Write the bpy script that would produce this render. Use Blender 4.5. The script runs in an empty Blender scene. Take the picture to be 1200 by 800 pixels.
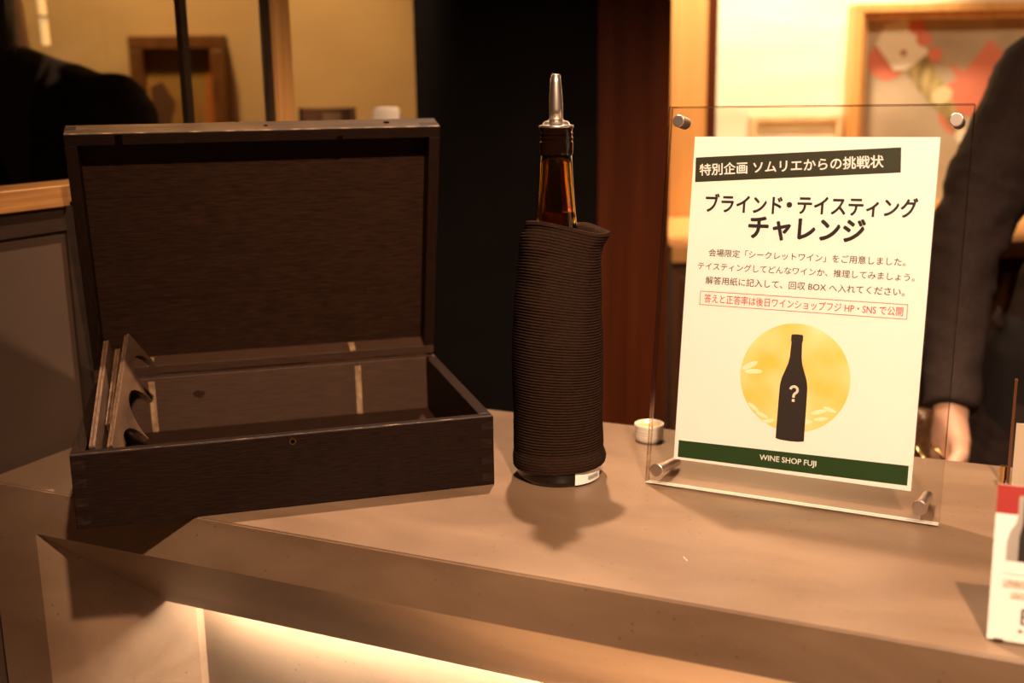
import bpy, bmesh, math, random
from mathutils import Vector as V, Matrix, noise
from mathutils.bvhtree import BVHTree
random.seed(7)
scene = bpy.context.scene
COL = scene.collection

# ------------------------------------------------------------------ camera
CAM_H, FPX = 0.35634, 1302.17
CR = V((0.99987391, -0.00341285, -0.01550887))
CU = V((0.01587995, 0.21488857, 0.97650946))
CW = V((0.0, 0.97663261, -0.21491567))
cam = bpy.data.objects.new('camera', bpy.data.cameras.new('camera'))
COL.objects.link(cam)
cam.matrix_world = Matrix(((CR.x, CU.x, -CW.x, 0), (CR.y, CU.y, -CW.y, 0), (CR.z, CU.z, -CW.z, CAM_H), (0, 0, 0, 1)))
cam.data.sensor_width = 36.0
cam.data.lens = FPX / 1200 * 36
cam.data.clip_start = 0.02
cam.data.dof.use_dof = True
cam.data.dof.focus_distance = 1.0
cam.data.dof.aperture_fstop = 3.8
scene.camera = cam

# ------------------------------------------------------------------ view + light
scene.view_settings.view_transform = 'Standard'
scene.view_settings.look = 'None'
scene.view_settings.gamma = 1.0
scene.view_settings.use_curve_mapping = False
scene.view_settings.exposure = 0.0

world = bpy.data.worlds.new('world'); scene.world = world
world.use_nodes = True
world.node_tree.nodes['Background'].inputs[0].default_value = (1.0, 0.45, 0.20, 1)
world.node_tree.nodes['Background'].inputs[1].default_value = 0.035

WARM = (1.0, 0.60, 0.36)
AMBER = (1.0, 0.50, 0.17)
def spot(name, loc, target, energy, angle, radius=0.03, color=WARM, blend=0.4):
    l = bpy.data.lights.new(name, 'SPOT'); l.energy = energy; l.color = color
    l.spot_size = math.radians(angle); l.spot_blend = blend; l.shadow_soft_size = radius
    o = bpy.data.objects.new(name, l); COL.objects.link(o); o.location = loc
    o.rotation_euler = (V(target) - V(loc)).to_track_quat('-Z', 'Y').to_euler()
    return o
spot('front_downlight', (0.22, -0.20, 1.32), (0.14, 0.97, 0.10), 255, 54, 0.03, (1.0, .67, .43), .9)
spot('rear_downlight', (0.07, 1.49, 1.36), (0.10, 0.98, 0.0), 180, 66, 0.02, (1.0, .70, .47), .5)
spot('floor_bounce_fill', (0.30, -0.05, 1.45), (0.30, -0.05, -0.98), 420, 40, 0.04, WARM)  # added lamp: its bounce off the floor lifts the splayed reveal
spot('wall_washer', (1.15, 1.30, 1.60), (1.12, 2.6, 0.46), 80, 50, 0.05, (1, .70, .42))
spot('bar_washer', (0.56, 2.30, 1.30), (0.58, 2.62, 0.42), 190, 62, 0.05, (1, .80, .54))
spot('niche_washer', (0.40, 2.25, 1.45), (0.40, 2.57, 0.30), 40, 50, 0.04, AMBER)
spot('left_washer', (-0.75, 2.1, 1.5), (-0.72, 2.5, 0.68), 120, 62, 0.05, (1, .65, .25))
spot('middle_washer', (-0.28, 2.0, 1.6), (-0.3, 2.5, 0.60), 14, 60, 0.05, (1, .50, .20))
spot('sideboard_fill', (-0.32, 1.25, 1.5), (-0.31, 2.12, 0.30), 130, 22, 0.03, (1, .66, .42))  # added narrow lamp that brightens the fronts of the carton and dispenser
spot('reveal_fill', (0.43, 0.58, -0.84), (0.17, 0.76, -0.10), 175, 38, 0.05, (1, .62, .33), 1.0)  # added unseen lamp that brightens the splayed reveal from below
spot('side_downlight', (0.55, 0.75, 1.6), (0.75, 1.65, 0.1), 60, 46, 0.04)

# ------------------------------------------------------------------ helpers
def PX(x, y, Y):
    """the point of the plane y = Y that the photo pixel (x, y) looks at"""
    d = CW + CR * ((x - 600) / FPX) - CU * ((y - 400) / FPX)
    return V((0, 0, CAM_H)) + d * (Y / d.y)

def bm_new(): return bmesh.new()
def link(name, bm, mat, parent=None, smooth=False, mw=None, bevel=0.0, autosmooth=None):
    me = bpy.data.meshes.new(name)
    bmesh.ops.recalc_face_normals(bm, faces=bm.faces)
    bm.to_mesh(me); bm.free()
    for m in (mat if isinstance(mat, (list, tuple)) else [mat]): me.materials.append(m)
    if smooth:
        for p in me.polygons: p.use_smooth = True
    o = bpy.data.objects.new(name, me); COL.objects.link(o)
    if mw is not None: o.matrix_world = mw
    if parent is not None: o.parent = parent
    if bevel:
        b = o.modifiers.new('bevel', 'BEVEL'); b.width = bevel; b.segments = 2; b.limit_method = 'ANGLE'; b.harden_normals = False
    return o
def thing(name, label, cat, mw=None, group=None):
    o = bpy.data.objects.new(name, None); COL.objects.link(o); o.empty_display_size = 0.02
    if mw is not None: o.matrix_world = mw if isinstance(mw, Matrix) else Matrix.Translation(mw)
    return tag(o, label, cat, group)
def tag(o, label, cat, group=None):
    o['label'] = label; o['category'] = cat
    if group: o['group'] = group
    return o
def struct(o): o['kind'] = 'structure'; return o
def empty_struct(name, mw=None):
    o = bpy.data.objects.new(name, None); COL.objects.link(o); o['kind'] = 'structure'
    if mw is not None: o.matrix_world = mw
    return o

def box(bm, lo, hi, M=None, mi=0):
    x0, y0, z0 = lo; x1, y1, z1 = hi
    vs = [bm.verts.new(p) for p in ((x0,y0,z0),(x1,y0,z0),(x1,y1,z0),(x0,y1,z0),(x0,y0,z1),(x1,y0,z1),(x1,y1,z1),(x0,y1,z1))]
    for f in ((0,3,2,1),(4,5,6,7),(0,1,5,4),(1,2,6,5),(2,3,7,6),(3,0,4,7)):
        fc = bm.faces.new([vs[i] for i in f]); fc.material_index = mi
    if M is not None: bmesh.ops.transform(bm, matrix=M, verts=vs)
    return bm
def prism(bm, poly, axis_fn, t0, t1, mi=0):
    """extrude a 2-d outline; axis_fn(a, b, t) gives the 3-d point"""
    a = [bm.verts.new(axis_fn(p[0], p[1], t0)) for p in poly]
    b = [bm.verts.new(axis_fn(p[0], p[1], t1)) for p in poly]
    n = len(poly)
    fs = [bm.faces.new(a[::-1]), bm.faces.new(b)]
    for i in range(n): fs.append(bm.faces.new((a[i], a[(i+1) % n], b[(i+1) % n], b[i])))
    for f in fs: f.material_index = mi
    return bm
def lathe(bm, prof, seg=48, M=None, close=True, mi=0):
    rings = []
    allv = []
    for r, z in prof:
        ring = [bm.verts.new((r*math.cos(2*math.pi*k/seg), r*math.sin(2*math.pi*k/seg), z)) for k in range(seg)]
        rings.append(ring); allv += ring
    for a, b in zip(rings, rings[1:]):
        for k in range(seg):
            f = bm.faces.new((a[k], a[(k+1) % seg], b[(k+1) % seg], b[k])); f.material_index = mi
    if close:
        for ring, flip in ((rings[0], True), (rings[-1], False)):
            f = bm.faces.new(ring[::-1] if flip else ring); f.material_index = mi
    if M is not None: bmesh.ops.transform(bm, matrix=M, verts=allv)
    return bm
def frame_to(d):   # rotation whose z axis is d
    return V(d).to_track_quat('Z', 'Y').to_matrix().to_4x4()
def cyl(bm, p0, p1, r0, r1=None, seg=24, mi=0):
    p0, p1 = V(p0), V(p1)
    L = (p1-p0).length
    return lathe(bm, [(r0, 0), (r1 if r1 is not None else r0, L)], seg, Matrix.Translation(p0) @ frame_to(p1-p0), True, mi)

def text_mesh(name, s, mat, parent, M, width=None, height=None, bold=0.0, depth=0.00004, maxheight=None):
    """lettering as a flat mesh, centred on the origin of M, scaled to the given width (metres)"""
    cu = bpy.data.curves.new(name, 'FONT'); cu.body = s; cu.size = 1.0
    cu.extrude = 0.0; cu.resolution_u = 3
    cu.align_x = 'LEFT'
    t = bpy.data.objects.new(name, cu); COL.objects.link(t)
    dg = bpy.context.evaluated_depsgraph_get()
    me = bpy.data.meshes.new_from_object(t.evaluated_get(dg))
    bpy.data.objects.remove(t); bpy.data.curves.remove(cu)
    xs = [v.co.x for v in me.vertices]; ys = [v.co.y for v in me.vertices]
    cx, cy = (min(xs)+max(xs))/2, (min(ys)+max(ys))/2
    sx = width/(max(xs)-min(xs)) if width else height/(max(ys)-min(ys))
    sy = height/(max(ys)-min(ys)) if height else sx
    for v in me.vertices: v.co = V(((v.co.x-cx)*sx, (v.co.y-cy)*sy, 0))
    if bold:                                                                   # heavier weight: the same letters overprinted a hair apart
        bb = bmesh.new(); bb.from_mesh(me); base = bb.faces[:]; em = sx
        for k in range(8):
            r = bmesh.ops.duplicate(bb, geom=base)
            nv = [g for g in r['geom'] if isinstance(g, bmesh.types.BMVert)]
            a = 2*math.pi*k/8
            bmesh.ops.translate(bb, verts=nv, vec=(bold*em*math.cos(a), bold*em*math.sin(a), 0.0000004*(k+1)))
        bb.to_mesh(me); bb.free()
    me.materials.clear(); me.materials.append(mat)
    me.name = name
    o = bpy.data.objects.new(name, me); COL.objects.link(o)
    o.matrix_world = M
    if parent is not None: o.parent = parent; o.matrix_world = M
    return o

# ------------------------------------------------------------------ materials
def principled(name, color, rough=0.5, metal=0.0, spec=0.5):
    m = bpy.data.materials.new(name); m.use_nodes = True
    b = m.node_tree.nodes['Principled BSDF']
    b.inputs['Base Color'].default_value = (*color, 1); b.inputs['Roughness'].default_value = rough
    b.inputs['Metallic'].default_value = metal; b.inputs['Specular IOR Level'].default_value = spec
    return m
def noisy(name, c1, c2, scale=(10, 10, 10), rough=0.5, detail=6, bump=0.0, lo=0.35, hi=0.65, spec=0.5, metal=0.0, distort=0.0, nscale=1.0, bdist=0.001):
    """two colours mixed by a stretched noise: wood grain, stone, plaster, cloth"""
    m = principled(name, c1, rough, metal, spec); nt = m.node_tree; N = nt.nodes; L = nt.links
    tc = N.new('ShaderNodeTexCoord'); mp = N.new('ShaderNodeMapping'); mp.inputs['Scale'].default_value = scale
    nz = N.new('ShaderNodeTexNoise'); nz.inputs['Scale'].default_value = nscale; nz.inputs['Detail'].default_value = detail
    nz.inputs['Distortion'].default_value = distort
    rp = N.new('ShaderNodeValToRGB')
    rp.color_ramp.elements[0].position = lo; rp.color_ramp.elements[0].color = (*c1, 1)
    rp.color_ramp.elements[1].position = hi; rp.color_ramp.elements[1].color = (*c2, 1)
    L.new(tc.outputs['Object'], mp.inputs[0]); L.new(mp.outputs[0], nz.inputs['Vector'])
    L.new(nz.outputs[0], rp.inputs[0]); L.new(rp.outputs[0], N['Principled BSDF'].inputs['Base Color'])
    if bump:
        bp = N.new('ShaderNodeBump'); bp.inputs['Strength'].default_value = bump; bp.inputs['Distance'].default_value = bdist
        L.new(nz.outputs[0], bp.inputs['Height']); L.new(bp.outputs[0], N['Principled BSDF'].inputs['Normal'])
    return m
def emitter(name, color, strength):
    m = bpy.data.materials.new(name); m.use_nodes = True
    b = m.node_tree.nodes['Principled BSDF']
    b.inputs['Base Color'].default_value = (*color, 1)
    b.inputs['Emission Color'].default_value = (*color, 1); b.inputs['Emission Strength'].default_value = strength
    return m
def clear(name, tint=(0.97, 0.97, 0.97), gloss=1.0, rough=0.01, ior=1.49):
    """thin clear sheet: straight-through transmission plus fresnel reflection"""
    m = bpy.data.materials.new(name); m.use_nodes = True; nt = m.node_tree; N = nt.nodes; L = nt.links
    N.remove(N['Principled BSDF'])
    tr = N.new('ShaderNodeBsdfTransparent'); tr.inputs[0].default_value = (*tint, 1)
    gl = N.new('ShaderNodeBsdfGlossy'); gl.inputs['Roughness'].default_value = rough; gl.inputs[0].default_value = (gloss, gloss, gloss, 1)
    fr = N.new('ShaderNodeFresnel')                                            # a thin sheet reflects alike from both sides
    ge = N.new('ShaderNodeNewGeometry'); mr = N.new('ShaderNodeMapRange')
    mr.inputs['To Min'].default_value = ior; mr.inputs['To Max'].default_value = 1/ior
    L.new(ge.outputs['Backfacing'], mr.inputs['Value']); L.new(mr.outputs[0], fr.inputs[0])
    mx = N.new('ShaderNodeMixShader')
    L.new(fr.outputs[0], mx.inputs[0]); L.new(tr.outputs[0], mx.inputs[1]); L.new(gl.outputs[0], mx.inputs[2])
    L.new(mx.outputs[0], N['Material Output'].inputs[0])
    return m

def stone_mat():
    m = principled('counter_stone', (.42, .33, .25), 0.42); nt = m.node_tree; N = nt.nodes; L = nt.links
    b = N['Principled BSDF']
    tc = N.new('ShaderNodeTexCoord')
    def nz(scale, detail, mpv=(1, 1, 1), dist=0.0):
        mp = N.new('ShaderNodeMapping'); mp.inputs['Scale'].default_value = mpv
        n = N.new('ShaderNodeTexNoise'); n.inputs['Scale'].default_value = scale; n.inputs['Detail'].default_value = detail
        n.inputs['Distortion'].default_value = dist
        L.new(tc.outputs['Object'], mp.inputs[0]); L.new(mp.outputs[0], n.inputs['Vector']); return n
    big = nz(5, 4, (1, 2.5, 2.5), .6)
    r1 = N.new('ShaderNodeValToRGB'); r1.color_ramp.elements[0].position = .3; r1.color_ramp.elements[1].position = .7
    r1.color_ramp.elements[0].color = (.126, .074, .043, 1); r1.color_ramp.elements[1].color = (.215, .137, .086, 1)
    L.new(big.outputs[0], r1.inputs[0])
    # dark pits
    vo = N.new('ShaderNodeTexVoronoi'); vo.inputs['Scale'].default_value = 95
    L.new(tc.outputs['Object'], vo.inputs['Vector'])
    r2 = N.new('ShaderNodeValToRGB'); r2.color_ramp.elements[0].position = .045; r2.color_ramp.elements[0].color = (1, 1, 1, 1)
    r2.color_ramp.elements[1].position = .13; r2.color_ramp.elements[1].color = (0, 0, 0, 1)
    L.new(vo.outputs['Distance'], r2.inputs[0])
    msk = nz(14, 2); r3 = N.new('ShaderNodeValToRGB'); r3.color_ramp.elements[0].position = .46; r3.color_ramp.elements[1].position = .56
    L.new(msk.outputs[0], r3.inputs[0])
    mul = N.new('ShaderNodeMath'); mul.operation = 'MULTIPLY'; L.new(r2.outputs[0], mul.inputs[0]); L.new(r3.outputs[0], mul.inputs[1])
    mul2 = N.new('ShaderNodeMath'); mul2.operation = 'MULTIPLY'; mul2.inputs[1].default_value = .8; L.new(mul.outputs[0], mul2.inputs[0])
    mx = N.new('ShaderNodeMixRGB'); L.new(mul2.outputs[0], mx.inputs[0]); L.new(r1.outputs[0], mx.inputs[1]); mx.inputs[2].default_value = (.05, .028, .016, 1)
    # pale grains
    vo2 = N.new('ShaderNodeTexVoronoi'); vo2.inputs['Scale'].default_value = 170; L.new(tc.outputs['Object'], vo2.inputs['Vector'])
    r4 = N.new('ShaderNodeValToRGB'); r4.color_ramp.elements[0].position = .05; r4.color_ramp.elements[0].color = (.45, .45, .45, 1)
    r4.color_ramp.elements[1].position = .13; r4.color_ramp.elements[1].color = (0, 0, 0, 1); L.new(vo2.outputs['Distance'], r4.inputs[0])
    mx2 = N.new('ShaderNodeMixRGB'); L.new(r4.outputs[0], mx2.inputs[0]); L.new(mx.outputs[0], mx2.inputs[1]); mx2.inputs[2].default_value = (.29, .20, .13, 1)
    L.new(mx2.outputs[0], b.inputs['Base Color'])
    fine = nz(60, 4); bp = N.new('ShaderNodeBump'); bp.inputs['Strength'].default_value = .08; bp.inputs['Distance'].default_value = .001
    L.new(fine.outputs[0], bp.inputs['Height']); L.new(bp.outputs[0], b.inputs['Normal'])
    return m

M_stone = stone_mat()
M_black_wood = noisy('black_stained_wood', (.0062, .0023, .0012), (.0165, .0066, .0036), (60, 900, 900), .5, 8, .35, .38, .74, .14)
M_black_wood_v = noisy('black_stained_wood_cross', (.0066, .0025, .0013), (.0180, .0072, .0039), (900, 60, 900), .5, 8, .35, .38, .74, .14)
M_inner_wood = noisy('dark_board_wood', (.011, .0046, .0024), (.035, .0155, .0082), (55, 850, 850), .6, 9, .35, .3, .75, .1)
M_inner_brown = noisy('brown_inner_wood', (.034, .0150, .0080), (.058, .0270, .0150), (45, 600, 600), .6, 8, .2, .3, .75, .35)
M_endgrain = noisy('worn_end_grain', (.008, .0045, .003), (.026, .014, .009), (90, 400, 400), .6, 6, .3, .4, .75, .12)
M_worn_sheen_top = noisy('worn_sheen_lid_top', (.014, .0070, .004), (.070, .038, .021), (18, 420, 420), .34, 8, .2, .36, .74)  # worn wood; the pale streaks also paint in the highlight on the rim
M_raw_wood = noisy('raw_wood', (.15, .085, .040), (.36, .225, .115), (120, 20, 90), .7, 4)
M_worn_edge = noisy('worn_edge', (.05, .03, .018), (.36, .22, .11), (60, 60, 60), .5, 4, 0, .5, .66)
M_ply = noisy('divider_plywood', (.036, .0175, .0085), (.075, .039, .0195), (60, 12, 60), .5, 6, .1)
M_ply_edge = noisy('divider_edge', (.06, .031, .015), (.15, .083, .042), (400, 12, 400), .55, 3)
M_hole = principled('screw_hole', (.003, .0015, .001), .9, spec=.0)
M_steel = principled('polished_steel', (.92, .80, .72), .32, 1.0)
M_brass = principled('brass', (.80, .55, .25), .22, 1.0)
M_dark_metal = principled('dark_metal', (.1, .07, .05), .35, 1.0)
M_print_black = principled('print_black', (.010, .008, .007), .55)
M_print_brown = principled('print_dark', (.020, .013, .010), .6)
M_print_text = principled('print_text', (.055, .034, .022), .6)
M_print_red = principled('print_red', (.52, .020, .025), .6)
M_print_green = principled('print_green', (.016, .050, .010), .45)
M_print_band = principled('print_band', (.026, .028, .011), .5)
M_paper = principled('white_paper', (.86, .86, .83), .6)
M_circle = noisy('yellow_blur_print', (.86, .58, .10), (.92, .84, .50), (14, 14, 14), .6, 2, 0, .38, .68, nscale=1.3)
M_petal = principled('pale_petal_print', (.90, .84, .60), .6)
M_acrylic = clear('clear_acrylic', (.988, .986, .982))
M_acrylic_edge = clear('acrylic_edge', (.60, .50, .40), 1.0, .08, 1.9)
M_acrylic_foot = principled('acrylic_foot_glint', (.92, .90, .86), .2)  # white painted in for the bright reflections along the plates' bottom edge
M_glass = clear('window_glass', (.95, .94, .92), .45, .0, 1.45)
M_grey_panel = noisy('grey_panel', (.064, .038, .026), (.078, .047, .032), (6, 6, 6), .55, 3)
M_dark_frame = noisy('dark_brown_frame', (.020, .011, .007), (.032, .017, .010), (40, 6, 40), .45, 4)
M_oak = noisy('oak_trim', (.24, .10, .026), (.46, .22, .070), (90, 5, 220), .45, 5, .1, .3, .7)
M_oak_v = noisy('oak_trim_upright', (.52, .25, .075), (.68, .35, .115), (90, 90, 5), .45, 5, .1, .3, .7)
M_plaster = noisy('beige_plaster', (.40, .26, .14), (.52, .35, .19), (2.2, 2, 4.2), .85, 5)
M_cream = noisy('cream_grained_wall', (.66, .58, .42), (.78, .70, .54), (2.2, 2, 14), .8, 5)
M_matte_black = noisy('matte_black_wall', (.0040, .0028, .0022), (.0055, .0040, .0032), (12, 12, 12), .8, 4, spec=.08)
M_walnut = noisy('red_brown_wood', (.040, .0080, .0018), (.085, .0190, .0042), (36, 36, 1.6), .55, 5, .06, .3, .7, .08)
M_amber_wood = noisy('amber_wood', (.50, .24, .07), (.62, .32, .11), (30, 30, 2), .5, 4)
M_floor = noisy('pale_stone_floor', (.34, .25, .17), (.42, .31, .22), (3, 3, 3), .5, 4)
M_cabinet = noisy('dark_cabinet', (.060, .020, .007), (.10, .034, .012), (30, 30, 3), .4, 4)
M_skin = noisy('skin', (.52, .29, .19), (.58, .33, .22), (30, 30, 30), .5, 4, .05)
M_suit = noisy('dark_suit_cloth', (.026, .0165, .0150), (.038, .025, .0225), (260, 260, 260), .85, 3, .15, spec=.2)
M_suit2 = noisy('black_jacket_cloth', (.006, .0045, .004), (.010, .008, .007), (200, 200, 200), .9, 3, .15, spec=.15)
M_trouser = noisy('dark_trousers', (.010, .007, .007), (.015, .011, .010), (200, 200, 200), .9, 3)
M_hair = noisy('black_hair', (.005, .004, .003), (.012, .009, .007), (300, 300, 20), .45, 3)
M_shoe = principled('black_leather', (.01, .008, .007), .3)
M_white_plastic = principled('white_plastic', (.80, .72, .62), .4)
M_white_metal = principled('white_cap', (.82, .76, .68), .3, .2)
M_cap_inside = principled('gold_cap_lining', (.75, .50, .20), .35, .6)

# ------------------------------------------------------------------ counter frame: u along the front edge, v away from it
TH = math.radians(-24.575)
EU = V((math.cos(TH), math.sin(TH), 0)); EV = V((-math.sin(TH), math.cos(TH), 0))
CP = V((-0.26609, 0.91537, 0))
MC = Matrix.Translation(CP) @ Matrix.Rotation(TH, 4, 'Z')
FZ = -0.98

# ------------------------------------------------------------------ room shell
b = bm_new(); box(b, (-3.2, -1.6, FZ-.05), (3.4, 3.6, FZ)); struct(link('floor', b, M_floor))
# left wall: perpendicular to the counter, panel below, window above
U0, UT = -0.2855, -0.345
b = bm_new()
box(b, (UT, -1.3, FZ), (U0-.004, .56, .227))
struct(link('wall_left', b, M_grey_panel, mw=MC))
b = bm_new()
box(b, (UT+.005, -1.3, .227), (U0, .56, .2515)); box(b, (U0-.0035, .145, FZ+.05), (U0, .56, .227)); box(b, (U0-.0035, -1.3, FZ), (U0, .56, FZ+.05))
struct(link('trim_1', b, M_dark_frame, mw=MC))
w1 = empty_struct('window_1', MC)
b = bm_new(); box(b, (UT-.01, -1.3, .2517), (U0+.004, .149, .2735)); box(b, (UT-.01, .149, .255), (U0+.001, .56, .2735)); link('sill', b, M_oak, w1, bevel=.001)
b = bm_new(); box(b, (U0-.012, .527, .2737), (U0+.004, .560, 1.70)); link('post', b, M_oak_v, w1, bevel=.001)
b = bm_new(); box(b, (U0-.012, .514, .2737), (U0-.004, .5265, 1.70)); link('inner_frame', b, M_dark_frame, w1)
b = bm_new(); box(b, (U0-.014, .3545, .2737), (U0-.006, .3665, 1.70)); link('mullion', b, M_dark_frame, w1)
b = bm_new(); box(b, (U0-.0055, -1.3, .2737), (U0-.0045, .5138, 1.70)); link('glass_pane', b, M_glass, w1)
# back wall left / middle (beige) and right (cream)
b = bm_new(); box(b, (-3.0, 2.5, FZ), (-.02, 2.58, 1.75)); struct(link('wall_back', b, M_plaster))
b = bm_new(); box(b, (PX(487, 100, 1.9).x, 1.9, FZ), (PX(700, 200, 1.9).x, 1.96, 1.75)); struct(link('wall_middle', b, M_matte_black))
b = bm_new(); box(b, (PX(700, 200, 1.9).x+.0005, 1.895, FZ), (PX(785, 160, 1.895).x, 2.0, 1.75)); struct(link('trim_2', b, M_walnut))
b = bm_new(); box(b, (.20, 2.62, FZ), (3.0, 2.7, 1.75)); struct(link('wall_right', b, M_cream))
b = bm_new(); box(b, (.30, 2.57, .082), (PX(828, 100, 2.57).x, 2.618, 1.75)); struct(link('trim_3', b, M_amber_wood))
b = bm_new(); box(b, (PX(828, 100, 2.57).x+.0005, 2.59, .082), (PX(840, 100, 2.59).x, 2.618, 1.75)); struct(link('trim_4', b, M_walnut))

# ------------------------------------------------------------------ bar counter
ctr = thing('bar_counter', 'beige speckled stone bar counter with an angled recessed front lit from underneath', 'counter', MC @ Matrix.Translation((0, 0, FZ)))
MCI = Matrix.Identity(4)
UL, UR, TD = -0.2755, 1.25, 0.406
UJ = -0.2136
b = bm_new(); box(b, (UL, 0, -.046), (UR, TD, 0))
ed = [e for e in b.edges if all(v.co.z > -.001 for v in e.verts)]
bmesh.ops.bevel(b, geom=ed, offset=.0014, segments=3, affect='EDGES')
top = link('countertop', b, M_stone, ctr); top.matrix_world = MC
b = bm_new()
box(b, (UL, 0.0, FZ), (UJ, .10, -.046))                                        # left stile, flush with the fascia
prism(b, [(UJ, 0), (UJ+.1, .1), (UJ+.1, .13), (UJ, .13)], lambda a, c, t: (a, c, t), FZ, -.046)   # splayed jamb
st = link('splayed_jamb', b, M_stone, ctr); st.matrix_world = MC
b = bm_new()                                                                    # splayed reveal below the fascia, mitred on the left
sec = [(0, -.046), (.08, -.1366), (.080, -.122), (.014, -.046)]
A = [b.verts.new((UJ + v, v, z)) for v, z in sec]; B = [b.verts.new((UR, v, z)) for v, z in sec]
b.faces.new(A[::-1]); b.faces.new(B)
for i in range(4): b.faces.new((A[i], A[(i+1) % 4], B[(i+1) % 4], B[i]))
rv = link('splayed_reveal', b, M_stone, ctr); rv.matrix_world = MC
b = bm_new(); box(b, (UJ+.1, .1105, FZ), (UR, .13, -.0463)); fp = link('front_panel', b, M_stone, ctr); fp.matrix_world = MC
b = bm_new(); box(b, (UJ+.115, .088, -.120), (UR-.02, .102, -.116)); led = link('led_strip', b, emitter('led_glow', (1.0, .87, .70), 200), ctr); led.matrix_world = MC
led['label'] = 'glowing warm light strip'
b = bm_new(); box(b, (UL, .36, FZ), (UR, .40, -.0465)); box(b, (UL+.3, .40, -.275), (UR, .66, -.255)); box(b, (UL+.3, .64, FZ), (UR, .66, -.2755))
ws = link('work_shelf', b, M_cabinet, ctr); ws.matrix_world = MC
b = bm_new()                                                                   # small scratches in the worktop
for (u, v, L, a) in ((.405, .075, .008, -.9),):
    box(b, (-L/2, -.0003, 0), (L/2, .0003, .0001), Matrix.Translation((u, v, .0001)) @ Matrix.Rotation(a, 4, 'Z'))
sc = link('scratch', b, principled('scratch_pale', (.7, .62, .52), .5), ctr); sc.matrix_world = MC

# ------------------------------------------------------------------ wooden wine box
BW, BD, BH, RIM = 0.36982, 0.27012, 0.06708, 0.0312
WT, BT = 0.0115, 0.007
MB = Matrix.Translation((-0.37468, 0.89489, 0)) @ Matrix.Rotation(0.27201, 4, 'Z')
wb = thing('wine_box', 'open black stained wooden wine box with its hinged lid raised', 'box', MB @ Matrix.Translation((BW/2, BD/2, 0)))
def bpart(name, bm, mat, parent=wb, M=MB, **k):
    o = link(name, bm, mat, parent, **k); o.matrix_world = M; return o
b = bm_new(); box(b, (WT, WT, .0002), (BW-WT, BD-WT, BT)); bpart('bottom_board', b, M_inner_wood)
b = bm_new(); box(b, (0, 0, 0), (BW, WT, BH)); fr_ = bpart('front_board', b, M_black_wood, bevel=.0008)
for k in range(4):
    z0 = .004 + k*.0165
    b = bm_new(); box(b, (.0008, -.0002, z0), (.0118, 0.001, z0+.0082)); bpart('finger_joint', b, M_endgrain, fr_)
    b = bm_new(); box(b, (BW-.0118, -.0002, z0), (BW-.0008, .001, z0+.0082)); bpart('finger_joint', b, M_endgrain, fr_)
b = bm_new(); cyl(b, (.1855, .002, .0609), (.1855, -.0006, .0609), .0032, seg=20); bpart('screw_ring', b, M_brass, fr_)
b = bm_new(); cyl(b, (.1855, .002, .0609), (.1855, -.0008, .0609), .0018, seg=16); bpart('screw_hole', b, M_hole, fr_)
b = bm_new(); box(b, (.0005, .0008, BH), (BW-.0005, .0018, BH+.0002)); bpart('worn_edge', b, M_worn_edge, fr_)
b = bm_new(); box(b, (0, BD-WT, 0), (BW, BD, BH)); bk_ = bpart('back_board', b, M_inner_brown, bevel=.0008)
for x in (.0578, .280):
    b = bm_new(); box(b, (x-.0032, BD-WT-.0006, BT), (x+.0032, BD-WT+.001, BH-.004))
    s_ = bpart('unpainted_strip', b, M_raw_wood, bk_); s_['label'] = 'pale unpainted strip'
b = bm_new()                                                                   # knot in the back board
prism(b, [(.106+.0062*(1+.15*math.sin(3*a))*math.cos(a), .045+.0042*(1+.12*math.sin(4*a))*math.sin(a)) for a in [2*math.pi*k/32 for k in range(32)]], lambda p, q, t: (p, t, q), BD-WT-.0002, BD-WT+.0004)
bpart('wood_knot', b, M_inner_wood, bk_)
b = bm_new(); box(b, (0, WT, 0), (WT, BD-WT, BH)); bpart('side_board', b, M_black_wood_v, bevel=.0008)
b = bm_new(); box(b, (BW-WT, WT, 0), (BW, BD-WT, BH)); bpart('side_board', b, M_black_wood_v, bevel=.0008)
# lid: hinge along the outer top edge of the back board, local x along the hinge, y up the lid, z towards the front (rim side)
LA = -0.27197
Mh = MB @ Matrix.Translation((0, BD, BH)) @ Matrix(((1, 0, 0, 0), (0, math.sin(LA), -math.cos(LA), 0), (0, math.cos(LA), math.sin(LA), 0), (0, 0, 0, 1)))
lid = bpy.data.objects.new('lid', None); COL.objects.link(lid); lid.matrix_world = Mh; lid.parent = wb; lid.matrix_world = Mh
LT = 0.008
def lpart(name, bm, mat, **k): return bpart(name, bm, mat, lid, Mh, **k)
b = bm_new(); box(b, (WT*.5, WT*.5, -RIM), (BW-WT*.5, BD-WT*.5, -RIM+LT)); lpart('lid_board', b, M_inner_wood)
for y in (.0818, .196):                                                        # plank seams of the lid board
    b = bm_new(); box(b, (WT, y-.0002, -RIM+LT-.0004), (BW-WT, y+.0002, -RIM+LT+.00008)); lpart('plank_seam', b, M_black_wood)
b = bm_new(); box(b, (0, BD-WT, -RIM), (BW, BD, 0))
for f in b.faces:
    f.normal_update(); f.material_index = 1 if f.normal.y > .5 else 0
lpart('lid_rim', b, [M_black_wood, M_worn_sheen_top], bevel=.0007)
b = bm_new(); box(b, (0, 0.0015, -RIM), (BW, WT, -.0005)); lpart('lid_rim', b, M_inner_brown, bevel=.0007)
b = bm_new(); box(b, (0, WT, -RIM), (WT, BD-WT, 0)); lpart('lid_rim', b, M_black_wood_v, bevel=.0007)
b = bm_new(); box(b, (BW-WT, WT, -RIM), (BW, BD-WT, 0)); lpart('lid_rim', b, M_black_wood_v, bevel=.0007)
b = bm_new(); box(b, (.0465, BD-.011, -.0015), (.0535, BD-.0015, .0002)); lpart('catch_notch', b, M_hole)
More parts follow.
